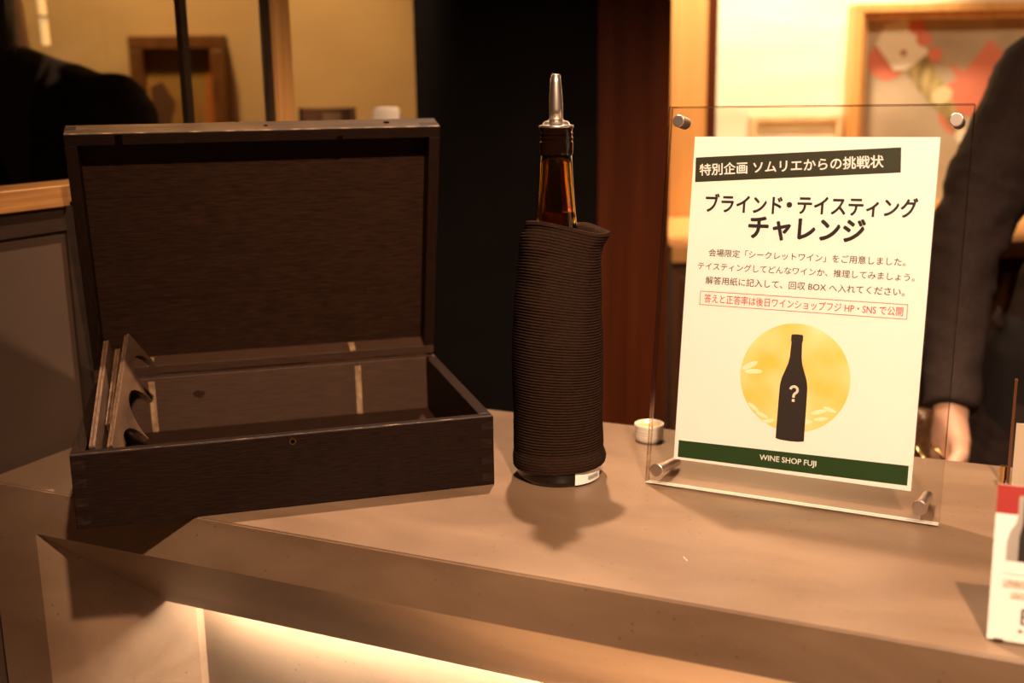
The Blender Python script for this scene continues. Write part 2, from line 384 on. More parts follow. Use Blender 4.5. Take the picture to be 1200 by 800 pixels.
b = bm_new(); box(b, (.262, BD-WT-.0003, -.004), (.268, BD-WT+.004, .0002)); lpart('catch_notch', b, M_hole)
b = bm_new(); cyl(b, (.192, BD-.001, -.016), (.192, BD+.0004, -.016), .0022, seg=14); lpart('screw_hole', b, M_hole)
b = bm_new(); cyl(b, (.316, BD-.001, -.018), (.316, BD+.0004, -.018), .0034, seg=14); lpart('screw_hole', b, M_hole)
b = bm_new(); box(b, (.001, BD-.0003, -.0022), (BW-.001, BD+.0003, -.0004)); lpart('worn_edge', b, M_worn_edge)
b = bm_new(); box(b, (.0008, BD-.0004, -.026), (.0105, BD+.0003, -.016)); lpart('finger_joint', b, M_endgrain)
b = bm_new(); box(b, (BW-.02, BD-.0004, -.014), (BW-.001, BD+.0003, -.003)); lpart('finger_joint', b, M_endgrain)
for x in (.0578, .277):
    b = bm_new(); box(b, (x-.0032, WT-.001, -.020), (x+.0032, WT+.0006, -.001)); lpart('unpainted_strip', b, M_raw_wood)
for x in (.0685, .298):
    b = bm_new(); box(b, (x+.002, -.003, -.004), (x+.030, .0025, .0008)); cyl(b, (x, -.0006, .0006), (x+.032, -.0006, .0006), .0012, seg=10); lpart('hinge', b, M_dark_metal)

# bottle dividers leaning inside the box (box-local points)
def divider(label, p0, p1, wv, scallops, r, thick=.0052, width=None):
    p0, p1, wv = V(p0), V(p1), V(wv)
    L = (p1-p0).length; ex = (p1-p0).normalized(); W = wv.length
    ey = (wv - ex*wv.dot(ex)).normalized(); ez = ex.cross(ey)
    pts = [(0, 0), (L, 0), (L, W)]
    for c in sorted(scallops, reverse=True):
        c *= L
        pts += [(c + r*math.cos(a), W - r*1.08*math.sin(a)) for a in [math.pi*i/14 for i in range(15)]]
    pts += [(0, W)]
    t = thing('bottle_divider', label, 'divider', MB @ Matrix.Translation((p0+p1)/2))
    f = lambda a, c, s: tuple(p0 + ex*a + ey*c + ez*s)
    b = bm_new(); prism(b, pts, f, -thick/2, thick/2); o = link('board', b, M_ply, t, bevel=.0004); o.matrix_world = MB
    b = bm_new(); prism(b, [(0.001, -.0006), (L-.001, -.0006), (L-.001, .0), (0.001, .0)], f, -thick/2+.0003, -thick*.12); prism(b, [(0.001, -.0006), (L-.001, -.0006), (L-.001, 0), (0.001, 0)], f, thick*.12, thick/2-.0003)
    o = link('ply_edge', b, M_ply_edge, t); o.matrix_world = MB
    return t
divider('scalloped wooden bottle divider leaning in the box, nearest the middle of the three', (.0310, .0155, .0665), (.0415, .195, .1290), (.0225, .004, -.0390), (.155, .485, .815), .0305)
divider('straight edged wooden bottle divider leaning against the left side of the open box', (.0168, .0155, .0680), (.0215, .195, .1240), (.005, .006, -.0400), (), .02)
divider('short dark wooden divider wedged between the two longer ones inside the box', (.0264, .075, .0705), (.0312, .200, .1140), (.007, .008, -.0420), (.35,), .018)

# ------------------------------------------------------------------ bottle with sleeve and pourer
BX, BY = 0.0428, 1.0187
MBt = Matrix.Translation((BX, BY, 0))
bt = thing('wine_bottle', 'dark wine bottle wrapped in a black ribbed knit sleeve with a steel pourer', 'bottle', MBt)
def btpart(name, bm, mat, parent=bt, **k):
    o = link(name, bm, mat, parent, **k); o.matrix_world = MBt; return o
m_amber = principled('amber_bottle_glass', (.62, .36, .065), .03); bb = m_amber.node_tree.nodes['Principled BSDF']
bb.inputs['Transmission Weight'].default_value = 1.0; bb.inputs['IOR'].default_value = 1.5
m_darkglass = principled('dark_bottle_glass', (.006, .004, .003), .08)
m_wine = principled('red_wine', (.035, .008, .003), .05)
b = bm_new()
lathe(b, [(.030, .0003), (.0375, .0012), (.0400, .006), (.0402, .012), (.0392, .03), (.0388, .150), (.0365, .170), (.0310, .188), (.0255, .202), (.0222, .216), (.0205, .228), (.0199, .2358)], 64)
btpart('bottle_body', b, m_darkglass, smooth=True)
b = bm_new()   # hollow amber neck
out = [(.0200, .2360), (.0187, .2420), (.0178, .2480), (.0165, .262), (.0153, .280), (.0145, .296), (.0142, .3040)]
fin = [(.0141, .3042), (.0150, .3050), (.0153, .3065), (.0153, .3160), (.0146, .3168), (.0146, .3182), (.0155, .3188), (.0155, .3202), (.0146, .3208), (.0146, .3222), (.0155, .3228), (.0155, .3242), (.0146, .3248), (.0150, .3275), (.0150, .3285)]
inn = [(.0098, .3040), (.0099, .300), (.0112, .280), (.0130, .262), (.0142, .2480), (.0145, .2360)]
lathe(b, out + inn + [out[0]], 64, close=False)
bmesh.ops.remove_doubles(b, verts=b.verts, dist=1e-6)
btpart('bottle_neck', b, m_amber, smooth=True)
b = bm_new(); lathe(b, fin + [(.0098, .3285), (.0098, .3042), fin[0]], 64, close=False); bmesh.ops.remove_doubles(b, verts=b.verts, dist=1e-6)
m_lip = principled('dark_brown_glass', (.006, .002, .0008), .06, spec=.6)
btpart('bottle_lip', b, m_lip, smooth=False)
b = bm_new(); lathe(b, [(.0141, .2372), (.0138, .2460), (.0135, .2525)], 48); btpart('wine', b, m_wine, smooth=True)
pr = bpy.data.objects.new('pourer', None); COL.objects.link(pr); pr.parent = bt; pr.matrix_world = MBt @ Matrix.Translation((0, 0, .3285))
b = bm_new(); lathe(b, [(.0150, .3286), (.0157, .3290), (.0158, .3303), (.0152, .3310), (.0124, .3313), (.0118, .3332), (.0100, .3345), (.0075, .3352), (.0064, .3362)], 48); btpart('collar', b, M_steel, pr, smooth=True)
b = bm_new(); lathe(b, [(.0064, .3350), (.0062, .345), (.0060, .355), (.0048, .368), (.0039, .3752), (.0031, .3755), (.0029, .368)], 36); btpart('spout', b, M_steel, pr, smooth=True)
b = bm_new(); cyl(b, (-.0052, .0, .345), (-.0040, 0, .372), .0011, .0009, 12)
for z in (.352, .358, .364): lathe(b, [(.0012, -.0005), (.0014, 0), (.0012, .0005)], 10, Matrix.Translation((-.0054+(z-.345)*.045, 0, z)))
btpart('air_tube', b, M_steel, pr, smooth=True)
b = bm_new(); lathe(b, [(.0095, .300), (.0097, .304), (.0085, .305), (.0097, .308), (.0085, .309), (.0097, .312), (.0085, .313), (.0097, .317), (.0097, .3284)], 32); btpart('stopper', b, principled('rubber_stopper', (.03, .015, .008), .5), pr)
# sleeve: ribbed tube with a slumped open top
prof = [(.0065, .0418, .0, .0410), (.012, .0436, .001, .0424), (.020, .0440, .0015, .0428), (.030, .0425, .0005, .0420), (.06, .0420, .0, .0418), (.10, .0424, .0, .0420), (.132, .0424, .0, .0416), (.165, .0408, .0, .0400), (.20, .0387, .0015, .0370), (.220, .0380, .0030, .034), (.2300, .0392, .0055, .0325), (.2420, .0375, .0085, .030)]
def interp(z):
    for p, q in zip(prof, prof[1:]):
        if z <= q[0]:
            t = max(0, min(1, (z-p[0])/(q[0]-p[0]))); t = t*t*(3-2*t)
            return [p[i]+(q[i]-p[i])*t for i in (1, 2, 3)]
    return list(prof[-1][1:])
SEG, ROWS, PER = 88, 86, 4
NR = ROWS*PER
def sleeve_pt(k, i, inset=0.0):
    a = 2*math.pi*k/SEG; t = i/NR
    zt = .2375 - .0048*math.cos(a-.15) + .0015*math.sin(2*a+.6) + .004*max(0, math.cos(a-1.05))**10 + .0045*max(0, -math.sin(a+.25))**2
    z0 = .0135 + .0018*math.cos(a-.3) - .0012*math.sin(a)
    z = z0 + (zt-z0)*t
    rx, cx, ry = interp(z)
    rib = .00068*math.sin(2*math.pi*(i/PER))
    if t < .075: rib = rib*.5 + .0006*math.sin(math.pi*t/.075) - (.0009 if abs(t-.078) < .004 else 0)
    if t > .985: rib += .0008
    fold = .0010*noise.noise(V((math.cos(a)*1.6, math.sin(a)*1.6, z*22))) + .0012*noise.noise(V((math.cos(a)*3, math.sin(a)*3, z*60)))*t*t
    flare = .0035*max(0, t-.9)/.1*max(0, math.cos(a))**3
    s = rib + fold - inset + flare
    return V((cx + (rx+s)*math.cos(a), (ry+s)*math.sin(a) + (.002*t), z))
b = bm_new(); rings = []
for i in range(NR+1): rings.append([b.verts.new(sleeve_pt(k, i)) for k in range(SEG)])
ctrn = [sum((v.co for v in rings[-1]), V())/SEG]
rings.append([b.verts.new(sleeve_pt(k, NR, .0016)+V((0, 0, .0009))) for k in range(SEG)])
for i in (NR-6, NR-30, NR-60): rings.append([b.verts.new(sleeve_pt(k, i, .0032)) for k in range(SEG)])
for p, q in zip(rings, rings[1:]):
    for k in range(SEG): b.faces.new((p[k], p[(k+1) % SEG], q[(k+1) % SEG], q[k]))
M_knit = noisy('ribbed_knit', (.010, .0050, .0033), (.034, .0180, .0120), (900, 900, 900), .95, 3, .5, .3, .7, .03, bdist=.0006)
btpart('knit_sleeve', b, M_knit, smooth=True)
b = bm_new(); lathe(b, [(.0404, .0130), (.0410, .0140), (.0410, .0190), (.0404, .0200)], 64); btpart('sleeve_lining', b, principled('dark_lining', (.006, .004, .003), .9), smooth=True)
# label stub near the base
b = bm_new(); lab = []
for k in range(11):
    a = math.radians(-70 + 50*k/10); R_ = .0404
    zt = .0120 + .0035*k/10
    lab.append((b.verts.new((R_*math.cos(a), R_*math.sin(a), .0022)), b.verts.new((R_*1.018*math.cos(a), R_*1.018*math.sin(a), zt+.002))))
for p, q in zip(lab, lab[1:]): b.faces.new((p[0], q[0], q[1], p[1]))
lb = btpart('label', b, M_paper); sm = lb.modifiers.new('s', 'SOLIDIFY'); sm.thickness = .0002
b = bm_new()
for k in range(16):
    a = math.radians(-50 + 22*k/16); w_ = math.radians(.35 + .5*random.random()); R_ = .0414
    p = [(R_*math.cos(a), R_*math.sin(a)), (R_*math.cos(a+w_), R_*math.sin(a+w_))]
    v4 = [b.verts.new((*p[0], .0055)), b.verts.new((*p[1], .0055)), b.verts.new((p[1][0]*1.006, p[1][1]*1.006, .0098)), b.verts.new((p[0][0]*1.006, p[0][1]*1.006, .0098))]
    b.faces.new(v4)
btpart('barcode', b, M_print_brown, lb)

# ------------------------------------------------------------------ screw cap behind the bottle
cap = thing('screw_cap', 'small white ridged screw cap lying open side up behind the sign', 'cap', V((.1432, 1.125, 0)))
Mc = cap.matrix_world.copy()
b = bm_new(); pr_ = [(.0138, .0002), (.0148, .0012), (.0150, .0045)]
for k in range(3): z = .005 + k*.0028; pr_ += [(.0150, z), (.0153, z+.0007), (.0153, z+.0016), (.0148, z+.0022)]
pr_ += [(.0153, .0150), (.0155, .0182), (.0149, .0186), (.0144, .0182), (.0142, .0030)]
lathe(b, pr_, 48); o = link('shell', b, M_white_metal, cap, smooth=False); o.matrix_world = Mc
for p in o.data.polygons: p.use_smooth = True
b = bm_new(); lathe(b, [(.0140, .0140), (.0141, .0146), (.0110, .0148), (.002, .0147)], 40); o = link('liner', b, M_cap_inside, cap); o.matrix_world = Mc

# ------------------------------------------------------------------ acrylic sign holder and poster
SY, SL = -0.47547, 0.152115
AX = V((math.cos(SY), math.sin(SY), 0)); AN = V((-math.sin(SY), math.cos(SY), 0))
AUP = AN*math.sin(SL) + V((0, 0, 1))*math.cos(SL); AZ = AX.cross(AUP)
SB = V((0.24044, 0.93478, 0.0011))
MS = Matrix(((AX.x, AUP.x, AZ.x, SB.x), (AX.y, AUP.y, AZ.y, SB.y), (AX.z, AUP.z, AZ.z, SB.z), (0, 0, 0, 1)))
hold = thing('acrylic_sign_holder', 'clear acrylic sign holder with steel bolts standing on the counter', 'sign holder', Matrix.Translation(SB))
def spart(name, bm, mat, parent=hold, **k):
    o = link(name, bm, mat, parent, **k); o.matrix_world = MS; return o
HW, HT = .1294, .3474
def plate(z0, z1):
    b = bm_new(); box(b, (-HW, 0, z0), (HW, HT, z1)); b.faces.ensure_lookup_table()
    for f in b.faces:
        f.normal_update(); n = f.normal
        f.material_index = 0 if abs(n.z) > .5 else (2 if n.y < -.5 else 1)
    return b
spart('front_plate', plate(.0008, .0062), [M_acrylic, M_acrylic_edge, M_acrylic_foot])
spart('back_plate', plate(-.0062, -.0008), [M_acrylic, M_acrylic_edge, M_acrylic_foot])
for x in (-.1183, .1170):
    b = bm_new(); lathe(b, [(.0050, -.0095), (.0056, -.0090), (.0056, .0098), (.0050, .0104)], 32, Matrix.Translation((x, .334, 0))); spart('bolt', b, M_steel, smooth=False, bevel=.0002)
for x in (-.1176, .1138):
    b = bm_new(); lathe(b, [(.0056, .0108), (.0063, .0102), (.0063, .0063), (.0048, .0063), (.0048, -.0480), (.0042, -.0486)][::-1], 32, Matrix.Translation((x, .0133, 0)))
    spart('support_rod', b, M_steel)

post = thing('poster', 'white printed poster with black Japanese lettering and a bottle silhouette on a yellow circle', 'poster', MS @ Matrix.Translation((0, .024, 0)))
def ppart(name, bm, mat, parent=post, **k):
    o = link(name, bm, mat, parent, **k); o.matrix_world = MS; return o
b = bm_new(); box(b, (-.105, .0245, -.0002), (.105, .321, .0002)); ppart('sheet', b, M_paper)
def flat(name, poly, z, mat, thick=.00004, parent=post):
    b = bm_new(); prism(b, poly, lambda a, c, t: (a, c, t), z-thick, z); return ppart(name, b, mat, parent)
band = flat('heading_band', [(-.1020, .2800), (.0760, .2915), (.0748, .3125), (-.1028, .3022)], .00032, M_print_band)
def at(x, y, z, rot=0.0): return MS @ Matrix.Translation((x, y, z)) @ Matrix.Rotation(rot, 4, 'Z')
M_ptxt = principled('print_reversed', (.80, .80, .78), .6)
text_mesh('heading_text', '特別企画 ソムリエからの挑戦状', M_ptxt, band, at(-.0185, .2960, .00040, .0605), .160, bold=.016)
text_mesh('title_text', 'ブラインド', M_print_black, post, at(-.0560, .2618, .00034), .0690, .0160, bold=.030)
text_mesh('title_text', '・', M_print_black, post, at(-.0150, .2620, .00034), None, .0040, bold=.030)
text_mesh('title_text', 'テイスティング', M_print_black, post, at(.0420, .2622, .00034), .0992, .0162, bold=.030)
text_mesh('title_text', 'チャレンジ', M_print_black, post, at(.0005, .2410, .00034), .1000, .0200, bold=.036)
text_mesh('body_text', '会場限定「シークレットワイン」をご用意しました。', M_print_text, post, at(.0005, .2170, .00034), .1705, bold=.007)
text_mesh('body_text', 'テイスティングしてどんなワインか、推理してみましょう。', M_print_text, post, at(0, .2045, .00034), .188, bold=.007)
text_mesh('body_text', '解答用紙に記入して、回収 BOX へ入れてください。', M_print_text, post, at(.0005, .1918, .00034), .1730, bold=.007)
b = bm_new(); X0, X1, Y0, Y1, w = -.0902, .0905, .1690, .1818, .0005
for lo, hi in (((X0, Y0), (X1, Y0+w)), ((X0, Y1-w), (X1, Y1)), ((X0, Y0+w), (X0+w, Y1-w)), ((X1-w, Y0+w), (X1, Y1-w))): box(b, (*lo, .00030), (*hi, .00034))
rf = ppart('red_border', b, M_print_red)
text_mesh('red_text', '答えと正答率は後日ワインショップフジ HP・SNS で公開', M_print_red, rf, at(.0005, .1754, .00034), .1730, .0078, bold=.005)
flat('yellow_circle', [(.0004+.0482*math.cos(2*math.pi*k/72), .1105+.0482*math.sin(2*math.pi*k/72)) for k in range(72)], .00030, M_circle)
for (x, y, L, W_, a) in ((-.040, .118, .008, .0024, .5), (-.036, .113, .008, .0022, .1), (-.034, .081, .006, .0018, -.6), (.024, .083, .007, .002, .3), (.033, .086, .006, .0017, -.3), (.026, .077, .006, .0016, .2), (-.026, .075, .006, .0017, -.4), (.012, .073, .007, .002, .1), (-.020, .070, .006, .0017, .3)):
    b = bm_new(); prism(b, [(x+L*math.cos(t)*math.cos(a)-W_*math.sin(t)*math.sin(a), y+L*math.cos(t)*math.sin(a)+W_*math.sin(t)*math.cos(a)) for t in [2*math.pi*k/16 for k in range(16)]], lambda p, q, t: (p, q, t), .00031, .00033)
    ppart('petal_print', b, M_petal)
half = [(.0125, .0555), (.0123, .090), (.0121, .1030), (.0110, .1095), (.0085, .1165), (.0062, .1230), (.0052, .1290), (.0047, .1400), (.0046, .1425), (.0052, .1428), (.0052, .1478), (.0045, .1490), (0, .1493)]
poly = [(x+.0004, y) for x, y in half] + [(-x+.0004, y) for x, y in half[-2::-1]] + [(-.008, .0546), (.0004, .0542), (.008, .0546)]
sil = flat('bottle_silhouette', poly, .00038, M_print_brown)
qx, qy, qr, qw = .0010, .1000, .0031, .0011                                     # hook, stem and dot of the question mark
path = [(qx+qr*math.cos(math.radians(a)), qy+qr*math.sin(math.radians(a))) for a in range(175, -50, -15)] + [(qx+.0007, .0966), (qx+.0001, .0954), (qx, .0932)]
L_, R_p = [], []
for k, (x, y) in enumerate(path):
    p, q = path[max(0, k-1)], path[min(len(path)-1, k+1)]
    d = math.hypot(q[0]-p[0], q[1]-p[1]); nx, ny = -(q[1]-p[1])/d, (q[0]-p[0])/d
    L_.append((x+nx*qw, y+ny*qw)); R_p.append((x-nx*qw, y-ny*qw))
b = bm_new()
for k in range(len(path)-1): prism(b, [L_[k], L_[k+1], R_p[k+1], R_p[k]], lambda a, c, t: (a, c, t), .00039, .00044)
prism(b, [(qx-.0012, .0895), (qx+.0012, .0895), (qx+.0012, .0919), (qx-.0012, .0919)], lambda a, c, t: (a, c, t), .00039, .00044)
bmesh.ops.remove_doubles(b, verts=b.verts, dist=1e-6)
ppart('question_mark', b, principled('print_cream', (.80, .70, .58), .6), sil)
gb = flat('green_band', [(-.1012, .0268), (.1017, .0288), (.1017, .0458), (-.1012, .0425)], .00032, M_print_green)
text_mesh('shop_name_text', 'WINE SHOP FUJI', M_ptxt, gb, at(0, .0362, .00040, .01), .0500, bold=.012)

# ------------------------------------------------------------------ price card at the right front
CY = math.radians(-22)
MK = Matrix.Translation((.3112, .6755, 0)) @ Matrix.Rotation(CY, 4, 'Z')
card = thing('price_card', 'small red and white card with a bottle picture at the counter edge', 'card', MK)
MKf = MK @ Matrix.Translation((0, 0, .0015)) @ Matrix.Rotation(math.radians(90-9), 4, 'X')      # x right, y up the card, z to the viewer
def kpart(name, bm, mat, M=MKf, parent=card, **k):
    o = link(name, bm, mat, parent, **k); o.matrix_world = M; return o
b = bm_new(); box(b, (0, 0, -.0008), (.088, .1035, 0)); kpart('front_panel', b, M_paper)
b = bm_new(); box(b, (.001, -.001, -.004), (.087, .060, -.0025)); kpart('backing', b, M_dark_metal)
b = bm_new(); box(b, (.004, -.0012, -.0022), (.010, .001, .0008)); kpart('foot', b, M_dark_metal)
b = bm_new(); box(b, (.078, -.0012, -.0022), (.084, .001, .0008)); kpart('foot', b, M_dark_metal)
b = bm_new(); box(b, (0, .0845, .0001), (.088, .1035, .0002)); kpart('red_band', b, principled('card_red', (.36, .035, .03), .5))
ov = [(0.0078, .052), (0.0078, .066), (0.0094, .0735), (0.0126, .079), (0.0134, .084), (0.0134, .097), (0.0194, .097), (0.0194, .084), (0.0202, .079), (0.0234, .0735), (0.0250, .066), (0.0250, .052)]
b = bm_new(); prism(b, ov, lambda a, c, t: (a, c, t), .0002, .0003); kpart('bottle_picture', b, noisy('bottle_print', (.30, .26, .23), (.42, .38, .34), (40, 12, 10), .5, 2))
b = bm_new(); prism(b, [(0.0150, .052), (0.0150, .070), (0.0166, .079), (0.0166, .095), (0.0190, .095), (0.0190, .084), (0.0198, .079), (0.0230, .0735), (0.0246, .066), (0.0246, .052)], lambda a, c, t: (a, c, t), .0003, .0004); kpart('bottle_picture', b, M_print_brown)
b = bm_new(); box(b, (.0072, .036, .0003), (.050, .0415, .0004)); box(b, (.0125, .029, .0003), (.050, .0335, .0004)); kpart('text_block', b, noisy('blurred_print', (.42, .33, .24), (.75, .70, .62), (300, 300, 300), .6, 3))
b = bm_new(); box(b, (.0072, .045, .00045), (.050, .0535, .0005)); kpart('bottle_label', b, M_paper)
text_mesh('card_letter', 'E', M_print_text, card, MKf @ Matrix.Translation((.0225, .0175, .0003)), None, .0105)
b = bm_new()
for k in range(4): box(b, (.0185+.004*k, .0070, .0002), (.0210+.004*k, .0088, .0003))
kpart('small_print', b, M_print_text)

# menu holder behind the card
MM = Matrix.Translation((.4475, .955, 0)) @ Matrix.Rotation(math.radians(-24), 4, 'Z')
men = thing('menu_holder', 'beige card in a dark edged acrylic holder standing behind the red and white card', 'menu holder', MM)
def mpart(name, bm, mat, **k):
    o = link(name, bm, mat, men, **k); o.matrix_world = MM; return o
b = bm_new(); box(b, (.003, .0005, .001), (.12, .002, .0640)); mpart('beige_card', b, noisy('beige_card_paper', (.46, .36, .26), (.52, .42, .31), (20, 20, 20), .7, 4))
b = bm_new(); box(b, (.001, .0022, .0005), (.12, .0042, .1030)); mpart('acrylic_sheet', b, M_acrylic)
b = bm_new(); box(b, (-.0012, -.0005, .0002), (.0012, .0048, .1040)); mpart('edge_strip', b, principled('dark_amber_edge', (.09, .035, .012), .25))
b = bm_new(); cyl(b, (-.0045, .006, .0085), (-.0045, .006, .0215), .0034, seg=20); cyl(b, (-.0045, .006, .0002), (-.0045, .006, .0085), .0026, seg=20); mpart('foot_post', b, M_brass)

# ------------------------------------------------------------------ back bar and things on it
BZ = .08
bb_ = thing('back_bar', 'wood topped dark cabinet along the bright wall behind the bartender', 'cabinet', V((1.2, 2.33, FZ)))
b = bm_new(); box(b, (.3, 2.05, BZ-.03), (2.6, 2.569, BZ)); link('cabinet_top', b, M_amber_wood, bb_, bevel=.002).matrix_world = Matrix.Identity(4)
b = bm_new(); box(b, (.305, 2.07, FZ), (2.6, 2.569, BZ-.0305)); link('cabinet_body', b, M_cabinet, bb_).matrix_world = Matrix.Identity(4)
for k in range(4):
    b = bm_new(); x0 = .32 + k*.56; box(b, (x0, 2.056, FZ+.1), (x0+.54, 2.0695, BZ-.06)); d = link('door', b, M_cabinet, bb_, bevel=.002); d.matrix_world = Matrix.Identity(4)
    b = bm_new(); cyl(b, (x0+.50, 2.045, -.14), (x0+.50, 2.045, -.02), .005, seg=14); box(b, (x0+.497, 2.045, -.13), (x0+.503, 2.057, -.122)); box(b, (x0+.497, 2.045, -.04), (x0+.503, 2.057, -.032)); h = link('handle', b, M_brass, d); h.matrix_world = Matrix.Identity(4)
cq = PX(1177, 280.5, 2.2)
cn = thing('candle', 'glowing yellow candle in a small glass on the back bar', 'candle', V((cq.x, 2.2, BZ)))
Mn = cn.matrix_world.copy()
b = bm_new(); lathe(b, [(.0085, .0003), (.0095, .002), (.0098, .018), (.0085, .0185)], 28); link('glass_cup', b, emitter('candle_glass', (1, .62, .14), 1.6), cn, smooth=True).matrix_world = Mn
b = bm_new(); lathe(b, [(.001, .0205), (.0035, .026), (.0040, .030), (.0022, .037), (.0003, .043)], 16); link('flame', b, emitter('flame', (1, .80, .45), 8), cn, smooth=True).matrix_world = Mn

# big framed picture of a tilted bottle
FY = 2.56
f0, f1 = PX(1003, 4, FY), PX(1330, 240, FY)
x0, x1, zt, zb = f0.x, f1.x, f0.z, f1.z - .02
bp_ = thing('framed_picture', 'large oak framed picture of a red hand pouring from a tilted wine bottle', 'picture', V(((x0+x1)/2, FY, zb)))
I4 = Matrix.Identity(4)
def rect_frame(bm, x0, x1, z0, z1, w, y0, y1):
    box(bm, (x0, y0, z1-w), (x1, y1, z1)); box(bm, (x0, y0, z0), (x1, y1, z0+w)); box(bm, (x0, y0, z0+w), (x0+w, y1, z1-w)); box(bm, (x1-w, y0, z0+w), (x1, y1, z1-w))
b = bm_new(); rect_frame(b, x0, x1, zb, zt, .020, FY, 2.619); link('frame', b, M_oak_v, bp_, bevel=.002).matrix_world = I4
b = bm_new(); rect_frame(b, x0+.020, x1-.020, zb+.020, zt-.020, .012, FY+.012, 2.619); link('inner_frame', b, M_oak_v, bp_, bevel=.001).matrix_world = I4
b = bm_new(); box(b, (x0+.03, 2.606, zb+.03), (x1-.03, 2.6185, zt-.03)); link('picture_sheet', b, noisy('picture_ground', (.28, .21, .13), (.52, .40, .28), (5, 5, 5), .6, 3, 0, .3, .7), bp_).matrix_world = I4
def art(name, pts, mat, lay):
    y = 2.606 - .0006*lay
    P = [PX(px, py, y) for px, py in pts]
    b = bm_new(); prism(b, [(p.x, p.z) for p in P], lambda a, c, t: (a, t, c), y, y+.0005); o = link(name, b, mat, bp_); o.matrix_world = I4; return o
def oval(cx, cy, rx, ry, a=0, n=24): return [(cx+rx*math.cos(t)*math.cos(a)-ry*math.sin(t)*math.sin(a), cy+rx*math.cos(t)*math.sin(a)+ry*math.sin(t)*math.cos(a)) for t in [2*math.pi*k/n for k in range(n)]]
M_red = principled('picture_red', (.58, .17, .10), .6); M_red2 = principled('picture_dark_red', (.40, .14, .09), .6)
M_olive = noisy('picture_bottle', (.20, .14, .05), (.46, .34, .14), (60, 5, 20), .5, 3); M_pale = principled('picture_label', (.72, .64, .48), .6)
art('red_cloth', [(1160, 46), (1178, 62), (1190, 80), (1180, 110), (1150, 132), (1118, 140), (1100, 130), (1108, 100), (1122, 92), (1112, 74), (1130, 84), (1142, 70)], M_red, 1)
art('red_hand', oval(1039, 72, 22, 22, .5), M_red, 1)
art('red_hand', oval(1111, 143, 17, 8, .95), M_red, 1)
art('bottle_picture', [(1060, 82), (1086, 64), (1108, 102), (1122, 130), (1134, 156), (1124, 162), (1108, 140), (1090, 120), (1076, 104)], M_olive, 2)
art('bottle_picture', oval(1104, 112, 13, 10, -.6), principled('picture_collar', (.60, .47, .26), .6), 3)
art('bottle_picture', oval(1128, 160, 8, 10, -.5), M_pale, 3)
art('label_picture', [(1026, 52), (1038, 28), (1060, 22), (1072, 30), (1088, 62), (1062, 82), (1048, 83)], M_pale, 4)
for q in ((1075, 32, 10, 9), (1083, 46, 9.5, 9), (1096, 64, 9, 9), (1070, 17, 6, 5)): art('red_finger', oval(*q), M_red, 5)
art('seal_picture', oval(1059, 62, 4, 4), M_red2, 6)

# small pale framed print between sign and picture
p0, p1 = PX(880, 136, 2.6), PX(983, 236, 2.6)
sp_ = thing('framed_print', 'small pale framed print on the bright wall seen through the sign holder', 'picture', V(((p0.x+p1.x)/2, 2.6, p1.z)))
b = bm_new(); rect_frame(b, p0.x, p1.x, p1.z, p0.z, .014, 2.598, 2.619); link('frame', b, noisy('pale_frame', (.60, .42, .22), (.70, .52, .30), (30, 30, 30), .5, 3), sp_, bevel=.001).matrix_world = I4
b = bm_new(); box(b, (p0.x+.012, 2.608, p1.z+.012), (p1.x-.012, 2.6185, p0.z-.012)); link('print', b, noisy('pale_print', (.70, .62, .45), (.80, .74, .58), (8, 8, 8), .6, 3), sp_).matrix_world = I4

# ------------------------------------------------------------------ behind the box: sideboard with two small things
sb_ = thing('sideboard', 'low dark sideboard against the beige wall behind the wine box', 'cabinet', V((-.45, 2.25, FZ)))
SZ = .245
b = bm_new(); box(b, (-.66, 2.02, SZ-.025), (-.17, 2.48, SZ)); link('cabinet_top', b, M_cabinet, sb_, bevel=.002).matrix_world = I4
b = bm_new(); box(b, (-.65, 2.04, FZ), (-.18, 2.48, SZ-.0255)); link('cabinet_body', b, M_cabinet, sb_).matrix_world = I4
for k in range(2):
    b = bm_new(); box(b, (-.64+k*.231, 2.028, FZ+.08), (-.64+k*.231+.225, 2.0395, SZ-.04)); link('door', b, M_cabinet, sb_, bevel=.002).matrix_world = I4
q0, q1 = PX(356, 127, 2.12), PX(413, 127, 2.12)
bx_ = thing('cardboard_box', 'small brown box on the sideboard beside the oak window post', 'box', V(((q0.x+q1.x)/2, 2.12, SZ)))
b = bm_new(); box(b, (q0.x, 2.10, SZ+.0002), (q1.x, 2.17, q0.z)); link('carton', b, noisy('brown_carton', (.12, .05, .02), (.16, .07, .03), (20, 20, 20), .6, 3), bx_, bevel=.001).matrix_world = I4
b = bm_new(); box(b, (q0.x-.006, 2.098, SZ+.0002), (q0.x-.0003, 2.172, q0.z+.001)); link('side_flap', b, M_print_black, bx_).matrix_world = I4
l0, l1 = PX(378, 132, 2.10), PX(400, 142, 2.10)
b = bm_new(); box(b, (l0.x, 2.0990, l1.z), (l1.x, 2.0999, l0.z)); link('sticker', b, principled('carton_sticker', (.34, .20, .11), .6), bx_).matrix_world = I4
w0, w1_ = PX(437, 126, 2.12), PX(469, 126, 2.12)
b = bm_new(); cx_, r_ = (w0.x+w1_.x)/2, (w1_.x-w0.x)/2
zt_ = w0.z; rr = .012; pts = []
for cxx, czz, a0 in ((r_-rr, zt_-rr, 0), (-r_+rr, zt_-rr, 90), (-r_+rr*.4, SZ+.0002+rr*.4, 180), (r_-rr*.4, SZ+.0002+rr*.4, 270)):
    k_ = rr if a0 < 180 else rr*.4
    for j in range(7):
        a = math.radians(a0+15*j); pts.append((cx_+cxx+k_*math.cos(a), czz+k_*math.sin(a)))
prism(b, pts, lambda a, c, t: (a, t, c), 2.10, 2.14)
wd = thing('plastic_dispenser', 'white rounded plastic dispenser on the sideboard next to the brown box', 'dispenser', V((cx_, 2.12, SZ)))
